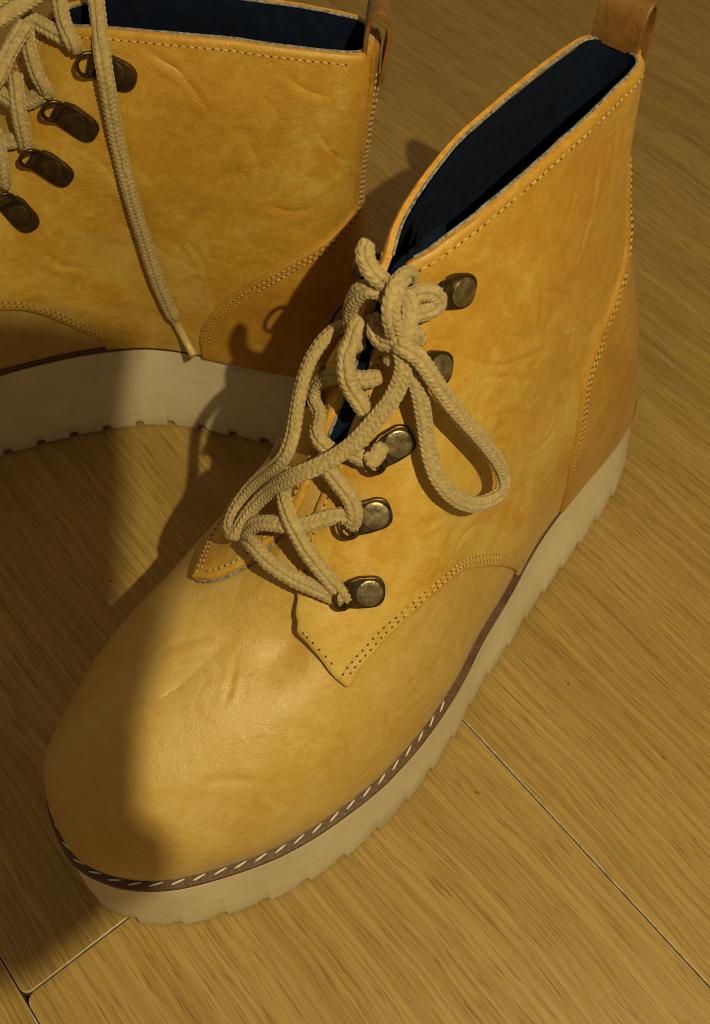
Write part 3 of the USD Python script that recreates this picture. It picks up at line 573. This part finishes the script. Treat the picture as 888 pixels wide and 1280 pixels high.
    ridge = np.linalg.norm(S.G[..., 1:2], axis=-1); gap = np.where(S.U < 0.5, 1, 1)
    A, F = clip(S, f); F = orient(A, F); T = A[:, :3] - A[:, 3:6] * 0.14
    part("lining", (T, F[:, ::-1]), "lining", True)
    ed = []
    for col, sd in ((collar, 1), (collar_in, -1)):
        P, n = S.at(col, -0.06); P = P + np.array([0, 0, 0.0]); jit = 0.03 * (meshkit.noise(P * 9.0)[:, None] - 0.5) * n; ed.append(tube(P[::2] + jit[::2], 0.042, 8, 0.05))
    part("lining_edge", join(ed), "fray", True, label="frayed pale edge of the navy lining round the collar")
    # --- tongue under the laces
    A, F = clip(S, np.minimum(np.minimum(1.5 - np.abs(S.G[..., 1]), 18.2 - S.G[..., 0]), np.minimum(S.G[..., 2] - 9.0, (S.G[..., 0] - 12.6)))); F = orient(A, F)
    ring = A[:, :3] - A[:, 3:6] * 0.42; ring2 = A[:, :3] - A[:, 3:6] * 0.56; k = len(ring)
    part("tongue", weld((np.vstack([ring, ring2]), np.vstack([F, F[:, ::-1] + k]))), "lining", True)
    # --- pull tab: a loop of leather behind the collar
    P0, n0 = S.at([(0.0, 1.0)]); P0 = P0[0]; back = unit(np.array([n0[0][0], 0, 0])); Z = np.array([0, 0, 1.0]); y0 = P0[1]
    prof = [(-0.10, -0.06), (-0.10, 0.10), (-0.09, 0.28), (-0.05, 0.62), (0.05, 1.0), (0.28, 1.2), (0.48, 1.02), (0.56, 0.6), (0.52, 0.15), (0.42, -0.4), (0.36, -0.95)]
    pc = CubicSpline(np.arange(len(prof)), np.array(prof))(np.linspace(0, len(prof) - 1, 80)); tn = unit(np.gradient(pc, axis=0)); nr = np.stack([-tn[:, 1], tn[:, 0]], 1)
    tw = 0.72; prm = []
    for (ly, th_) in ((-tw, 0.0), (-tw, 0.07), (-tw + 0.04, 0.10), (tw - 0.04, 0.10), (tw, 0.07), (tw, 0.0), (tw, -0.04), (-tw, -0.04)):
        q2 = pc + nr * th_; prm.append(P0 + back * q2[:, :1] + Z * q2[:, 1:2] + np.array([0, ly, 0]))
    K8 = len(prm); V = np.stack(prm, 1).reshape(-1, 3); F = []; i = np.arange(K8); j = (i + 1) % K8; r = np.arange(79)[:, None] * K8
    A_, B_, C_, D2 = (r + i).ravel(), (r + j).ravel(), (r + K8 + j).ravel(), (r + K8 + i).ravel(); F = np.vstack([np.stack([A_, C_, B_], 1), np.stack([A_, D2, C_], 1)])
    part("pull_tab", (V, F), "tab", 40)
    # --- lace hooks
    for (uv, to) in hooks:
        P, n = S.at([uv], 0.165); Q, _ = S.at([to], 0.165); P, n, d = P[0], n[0], Q[0] - P[0]; ex = unit(d - n * (d @ n)); ey = np.cross(n, ex); Rm = np.column_stack([ex, ey, n])
        pl, rv, rg = ((m[0] @ Rm.T + P, m[1]) for m in (HOOK_LONG if mirror else HOOK))
        h = part("lace_hook", pl, "brass", 35); part("rivet", rv, "brass" if mirror else "rivet", 35, str(h.GetPath())); part("ring", rg, "brass", True, str(h.GetPath()))
    # --- laces
    tree = cKDTree(S.G.reshape(-1, 3)); NN = S.n.reshape(-1, 3)
    def up(P):
        d, k = tree.query(P, k=12); v = NN[k].mean(1); kern = np.ones(25) / 25
        return unit(np.stack([np.convolve(np.pad(v[:, c], 12, mode="edge"), kern, "valid") for c in range(3)], 1))
    ms = []
    for nm, C in laces.items():
        if nm in aglets: continue
        k = 1.0; fr = nm.startswith(("end", "hanging"))
        ms.append(lace(C, lace_size[0], lace_size[1], up, (fr, fr)))
    sl = part("shoelace", join(ms), "lace", True)
    for nm in aglets: part("aglet", tube(laces[nm], 0.15, 16), "aglet", 40, str(sl.GetPath()))
    return S

LACE1 = {"loop_right": [[15.584, 1.244, 16.891], [15.607, 1.455, 16.893], [15.505, 1.696, 16.726], [15.361, 2.081, 16.141], [15.157, 2.37, 15.463], [14.913, 2.644, 14.799], [14.607, 2.943, 14.102], [14.269, 3.222, 13.326], [13.952, 3.46, 12.537], [13.846, 3.685, 11.89], [14.06, 3.828, 11.57], [14.548, 3.729, 11.518], [14.984, 3.593, 11.725], [15.394, 3.397, 12.153], [15.694, 3.124, 12.676], [15.804, 2.799, 13.185], [15.76, 2.522, 13.661], [15.638, 2.263, 14.16], [15.563, 2.094, 14.663], [15.512, 1.917, 15.227], [15.485, 1.74, 15.734], [15.476, 1.486, 16.183], [15.525, 1.288, 16.511]],
    "loop_left": [[15.353, 0.98, 17.067], [15.218, 0.466, 16.723], [14.824, -0.298, 15.981], [14.749, -0.779, 15.571], [14.988, -1.008, 15.521], [15.296, -1.178, 15.391], [15.651, -1.259, 15.18], [16.041, -1.259, 14.903], [16.455, -1.159, 14.562], [16.859, -0.987, 14.198], [17.218, -0.799, 13.866], [17.563, -0.65, 13.553], [17.847, -0.678, 13.126], [17.986, -1.037, 12.425], [18.116, -1.531, 11.567], [18.431, -1.826, 10.906], [18.855, -1.837, 10.574], [19.23, -1.652, 10.454], [19.335, -1.391, 10.508], [19.098, -1.304, 10.803], [18.661, -1.173, 11.302], [18.374, -0.874, 11.913], [18.267, -0.423, 12.614], [18.067, 0.087, 13.286], [17.737, 0.497, 13.679], [17.355, 0.792, 13.982], [17.017, 1.037, 14.346], [16.642, 1.216, 14.771], [16.321, 1.354, 15.172], [16.085, 1.455, 15.521], [15.867, 1.49, 15.888], [15.714, 1.475, 16.237], [15.614, 1.38, 16.567], [15.541, 1.213, 16.834], [15.464, 1.071, 17.002]],
    "end_top": [[15.068, -0.163, 18.903], [15.214, -0.135, 18.759], [15.332, -0.012, 18.576], [15.37, 0.211, 18.395], [15.248, 0.355, 18.146], [14.964, 0.4, 17.759], [14.773, 0.503, 17.368], [14.695, 0.651, 17.058]],
    "band_far": [[15.704, 0.069, 15.945], [15.484, -0.296, 16.143], [15.369, -0.469, 16.441], [15.382, -0.43, 16.917], [15.426, -0.217, 17.433], [15.402, 0.055, 17.795], [15.297, 0.282, 17.832], [15.134, 0.445, 17.632], [15.021, 0.581, 17.344], [15.001, 0.776, 16.974]],
    "wrap": [[15.378, 0.812, 16.193], [15.443, 0.991, 16.765], [15.59, 1.04, 17.298], [15.621, 0.978, 17.704], [15.478, 0.877, 17.99], [15.202, 0.79, 18.156], [14.833, 0.664, 18.08], [14.42, 0.517, 17.813], [14.19, 0.406, 17.394]],
    "top_hook": [[14.81, 0.573, 17.015], [14.578, 0.625, 17.191], [14.363, 0.745, 17.262], [14.125, 0.877, 17.245], [13.949, 0.994, 17.107], [13.894, 1.09, 16.912], [14.024, 1.077, 16.787], [14.261, 0.99, 16.778], [14.52, 0.893, 16.835], [14.782, 0.853, 16.853], [15.045, 0.894, 16.761]],
    "knot_down": [[14.782, 0.699, 17.5], [14.892, 0.958, 17.436], [15.091, 1.123, 17.276], [15.284, 1.192, 17.046], [15.408, 1.232, 16.736], [15.521, 1.167, 16.393], [15.613, 1.005, 16.069]],
    "knot_cross": [[15.201, 0.398, 16.882], [15.455, 0.409, 16.765], [15.602, 0.63, 16.702], [15.605, 0.926, 16.744], [15.454, 1.141, 16.877], [15.174, 1.258, 16.893], [14.976, 1.32, 16.496]],
    "end_left": [[15.393, -0.091, 16.711], [15.596, -0.099, 16.536], [15.813, -0.045, 16.3], [16.037, -0.011, 16.111], [16.22, 0.091, 15.934], [16.349, 0.224, 15.673], [16.37, 0.368, 15.378], [16.374, 0.578, 15.144], [16.407, 0.761, 15.007], [16.459, 0.934, 14.878]],
    "end_mid": [[15.729, 0.812, 15.56], [15.886, 0.635, 15.478], [16.048, 0.409, 15.424], [16.081, 0.124, 15.333], [16.022, -0.298, 15.032], [15.957, -0.741, 14.587], [15.993, -0.997, 14.207], [16.135, -1.053, 13.907], [16.297, -0.92, 13.697], [16.431, -0.665, 13.657], [16.709, -0.452, 13.656], [16.953, -0.294, 13.685], [17.114, -0.072, 13.655], [17.123, 0.18, 13.568], [17.044, 0.437, 13.431]],
    "strap3": [[16.904, 0.539, 13.65], [16.868, 0.912, 13.621], [16.796, 1.2, 13.589], [16.668, 1.361, 13.596], [16.456, 1.372, 13.662], [16.205, 1.274, 13.666], [15.933, 1.136, 13.554]],
    "strand4": [[17.364, 0.159, 13.279], [17.474, 0.474, 13.282], [17.517, 0.753, 13.186], [17.533, 1.036, 12.995], [17.53, 1.276, 12.777], [17.567, 1.469, 12.521], [17.651, 1.566, 12.221], [17.758, 1.518, 11.878]],
    "cross45": [[17.655, 1.404, 12.069], [17.805, 1.283, 12.203], [18.054, 1.053, 12.192], [18.314, 0.829, 12.084], [18.56, 0.591, 11.987], [18.778, 0.27, 11.888], [18.913, -0.105, 11.758], [19.003, -0.478, 11.538], [19.08, -0.794, 11.201], [19.167, -0.998, 10.78], [19.208, -1.129, 10.369]],
    "steep": [[17.633, -0.731, 12.25], [17.992, -0.521, 12.303], [18.318, -0.312, 12.331], [18.585, -0.016, 12.306], [18.778, 0.316, 12.163], [18.883, 0.649, 11.922], [18.952, 0.974, 11.625], [18.96, 1.278, 11.348], [18.964, 1.61, 11.089], [18.951, 1.901, 10.843], [18.916, 2.12, 10.569], [18.871, 2.218, 10.27]],
    "low": [[19.328, -1.015, 10.381], [19.395, -0.753, 10.808], [19.489, -0.435, 11.001], [19.577, -0.059, 11.006], [19.594, 0.33, 10.94], [19.538, 0.707, 10.855], [19.448, 1.081, 10.764], [19.321, 1.423, 10.676], [19.195, 1.708, 10.568], [19.061, 1.957, 10.407], [18.935, 2.102, 10.224]]}
LACE2 = {"hanging": [[9.673, -1.08, 18.811], [9.543, -1.363, 18.262], [9.451, -1.821, 17.806], [9.333, -2.432, 17.444], [9.256, -2.853, 16.824], [9.269, -2.925, 15.938], [9.308, -2.923, 14.954], [9.296, -2.925, 13.924], [9.248, -2.963, 12.71], [9.204, -2.895, 11.5], [9.132, -2.811, 10.206], [9.041, -2.77, 8.875], [8.879, -2.743, 7.685], [8.648, -2.735, 6.623]],
    "aglet": [[8.692, -2.729, 6.741], [8.438, -2.73, 5.734], [8.041, -3.196, 5.206]],
    "m2": [[10.599, -1.387, 18.718], [10.548, -1.584, 18.356], [10.459, -1.883, 18.053], [10.311, -2.254, 17.844], [10.188, -2.423, 17.606], [10.175, -2.35, 17.307]],
    "m3": [[11.646, -1.665, 18.171], [11.597, -1.872, 17.806], [11.585, -2.113, 17.355], [11.538, -2.293, 16.907], [11.44, -2.461, 16.471], [11.346, -2.484, 16.141], [11.354, -2.385, 15.8]],
    "m4": [[12.258, -2.08, 16.18], [12.235, -2.333, 15.946], [12.243, -2.629, 15.461], [12.252, -2.773, 14.912], [12.277, -2.779, 14.42], [12.349, -2.691, 14.022]],
    "m5": [[12.916, -3.379, 18.107], [12.386, -3.021, 18.291], [11.96, -2.75, 18.429], [11.444, -2.427, 18.61], [10.923, -2.112, 18.797], [10.398, -1.797, 19.007]],
    "m5b": [[12.861, -3.063, 18.562], [12.335, -2.723, 18.731], [11.826, -2.41, 18.892], [11.271, -2.092, 19.053]],
    "m6": [[11.295, -2.609, 18.222], [11.553, -2.888, 17.947], [11.789, -3.168, 17.67], [11.984, -3.44, 17.389], [12.263, -3.771, 17.088], [12.578, -4.096, 16.833]],
    "m7": [[13.796, -2.553, 15.535], [13.353, -2.324, 15.561], [12.921, -2.229, 15.597], [12.6, -2.363, 15.565], [12.356, -2.452, 15.471]],
    "m8": [[10.133, -2.267, 17.255], [10.366, -2.19, 17.451], [10.763, -2.046, 17.597], [11.204, -1.849, 17.707], [11.652, -1.82, 17.822]],
    "m9": [[11.382, -2.347, 15.717], [11.671, -2.28, 15.602], [12.024, -2.255, 15.402], [12.286, -2.313, 15.487]],
    "m10": [[12.382, -2.544, 14.327], [12.615, -2.553, 14.204], [12.936, -2.565, 14.139], [13.5, -2.318, 13.986]],
    "m11": [[13.586, -2.106, 14.596], [13.289, -2.461, 14.43], [13.176, -2.822, 13.962], [13.217, -3.023, 13.352], [13.33, -2.988, 12.782]]}
HOOKS1 = [((0.2272, 0.8983), (0.2386, 0.9266)), ((0.249, 0.7986), (0.26, 0.835)), ((0.2845, 0.8181), (0.2962, 0.8634)), ((0.3088, 0.7893), (0.3202, 0.8475)), ((0.3283, 0.6874), (0.3413, 0.773))]
HOOKS1 += [((0.772, 0.84), (0.7594, 0.90)), ((0.750, 0.79), (0.738, 0.86)), ((0.7260, 0.76), (0.7138, 0.8335)), ((0.698, 0.72), (0.688, 0.80)), ((0.6710, 0.69), (0.6567, 0.7879))]
HOOKS2 = [((0.7943, 0.9086), (0.7709, 0.9453)), ((0.775, 0.7816), (0.7523, 0.8432)), ((0.7649, 0.6584), (0.7477, 0.7096)), ((0.7509, 0.5331), (0.7348, 0.6128))]
HOOKS2 += [((0.215, 0.8783), (0.2406, 0.9266)), ((0.235, 0.76), (0.2607, 0.83)), ((0.262, 0.68), (0.2800, 0.76)), ((0.285, 0.62), (0.302, 0.70)), ((0.3096, 0.56), (0.325, 0.65))]
S1 = make_boot("boot", "tan leather ankle boot in front, beige laces tied in a bow, cream platform sole", (10.0995 , 30.2707), -129.9, False, lambda G: G, CREASE1, HOOKS1, LACE1, (0.21, 0.148), ())
S2 = make_boot("boot", "tan leather ankle boot behind, side on, one loose lace end hanging down its side", (2.13, 30.45), 176.5, True, warp2, CREASE2, HOOKS2, LACE2, (0.235, 0.165), ("aglet",))

# ------------------------------------------------------------------ the camera that takes the picture: it hangs over the boots and shades the toe and the floor on the left
cx = UsdGeom.Xform.Define(stage, "/World/compact_camera"); cx.AddTranslateOp().Set(Gf.Vec3d(0, 0, CAM_H)); cx.AddRotateXOp().Set(90 - CAM_PITCH)
keys(cx.GetPrim(), label="black compact camera held above the boots, outside the picture, casting the shadow over the toe", category="camera")
BODY = Polygon([(6.75, 5.0), (6.75, 3.4), (6.6, 2.2), (6.45, 1.2), (6.05, 0.1), (6.02, -0.9), (6.4, -1.2), (6.5, -1.7), (5.95, -2.25), (5.0, -2.45), (-6.0, -2.5), (-6.8, -1.8), (-6.8, 4.4), (-6.0, 5.05), (6.2, 5.1)]).buffer(-0.15).buffer(0.15)
bm = trimesh.creation.extrude_polygon(BODY, 2.0, engine="earcut"); bm.apply_translation([0, 0, 1.5]); put("/World/compact_camera", "body", bm, M["black"], 35)
lens = trimesh.creation.annulus(r_min=1.2, r_max=2.1, height=1.2, sections=40); lens.apply_translation([0, 0, 0.95]); put("/World/compact_camera", "lens_barrel", lens, M["black"], 35)
btn = trimesh.creation.cylinder(radius=0.5, height=0.3, sections=24); btn.apply_transform(trimesh.transformations.rotation_matrix(math.pi / 2, [1, 0, 0])); btn.apply_translation([4.4, 5.2, 2.5]); put("/World/compact_camera", "shutter_button", btn, M["brass"], 35)
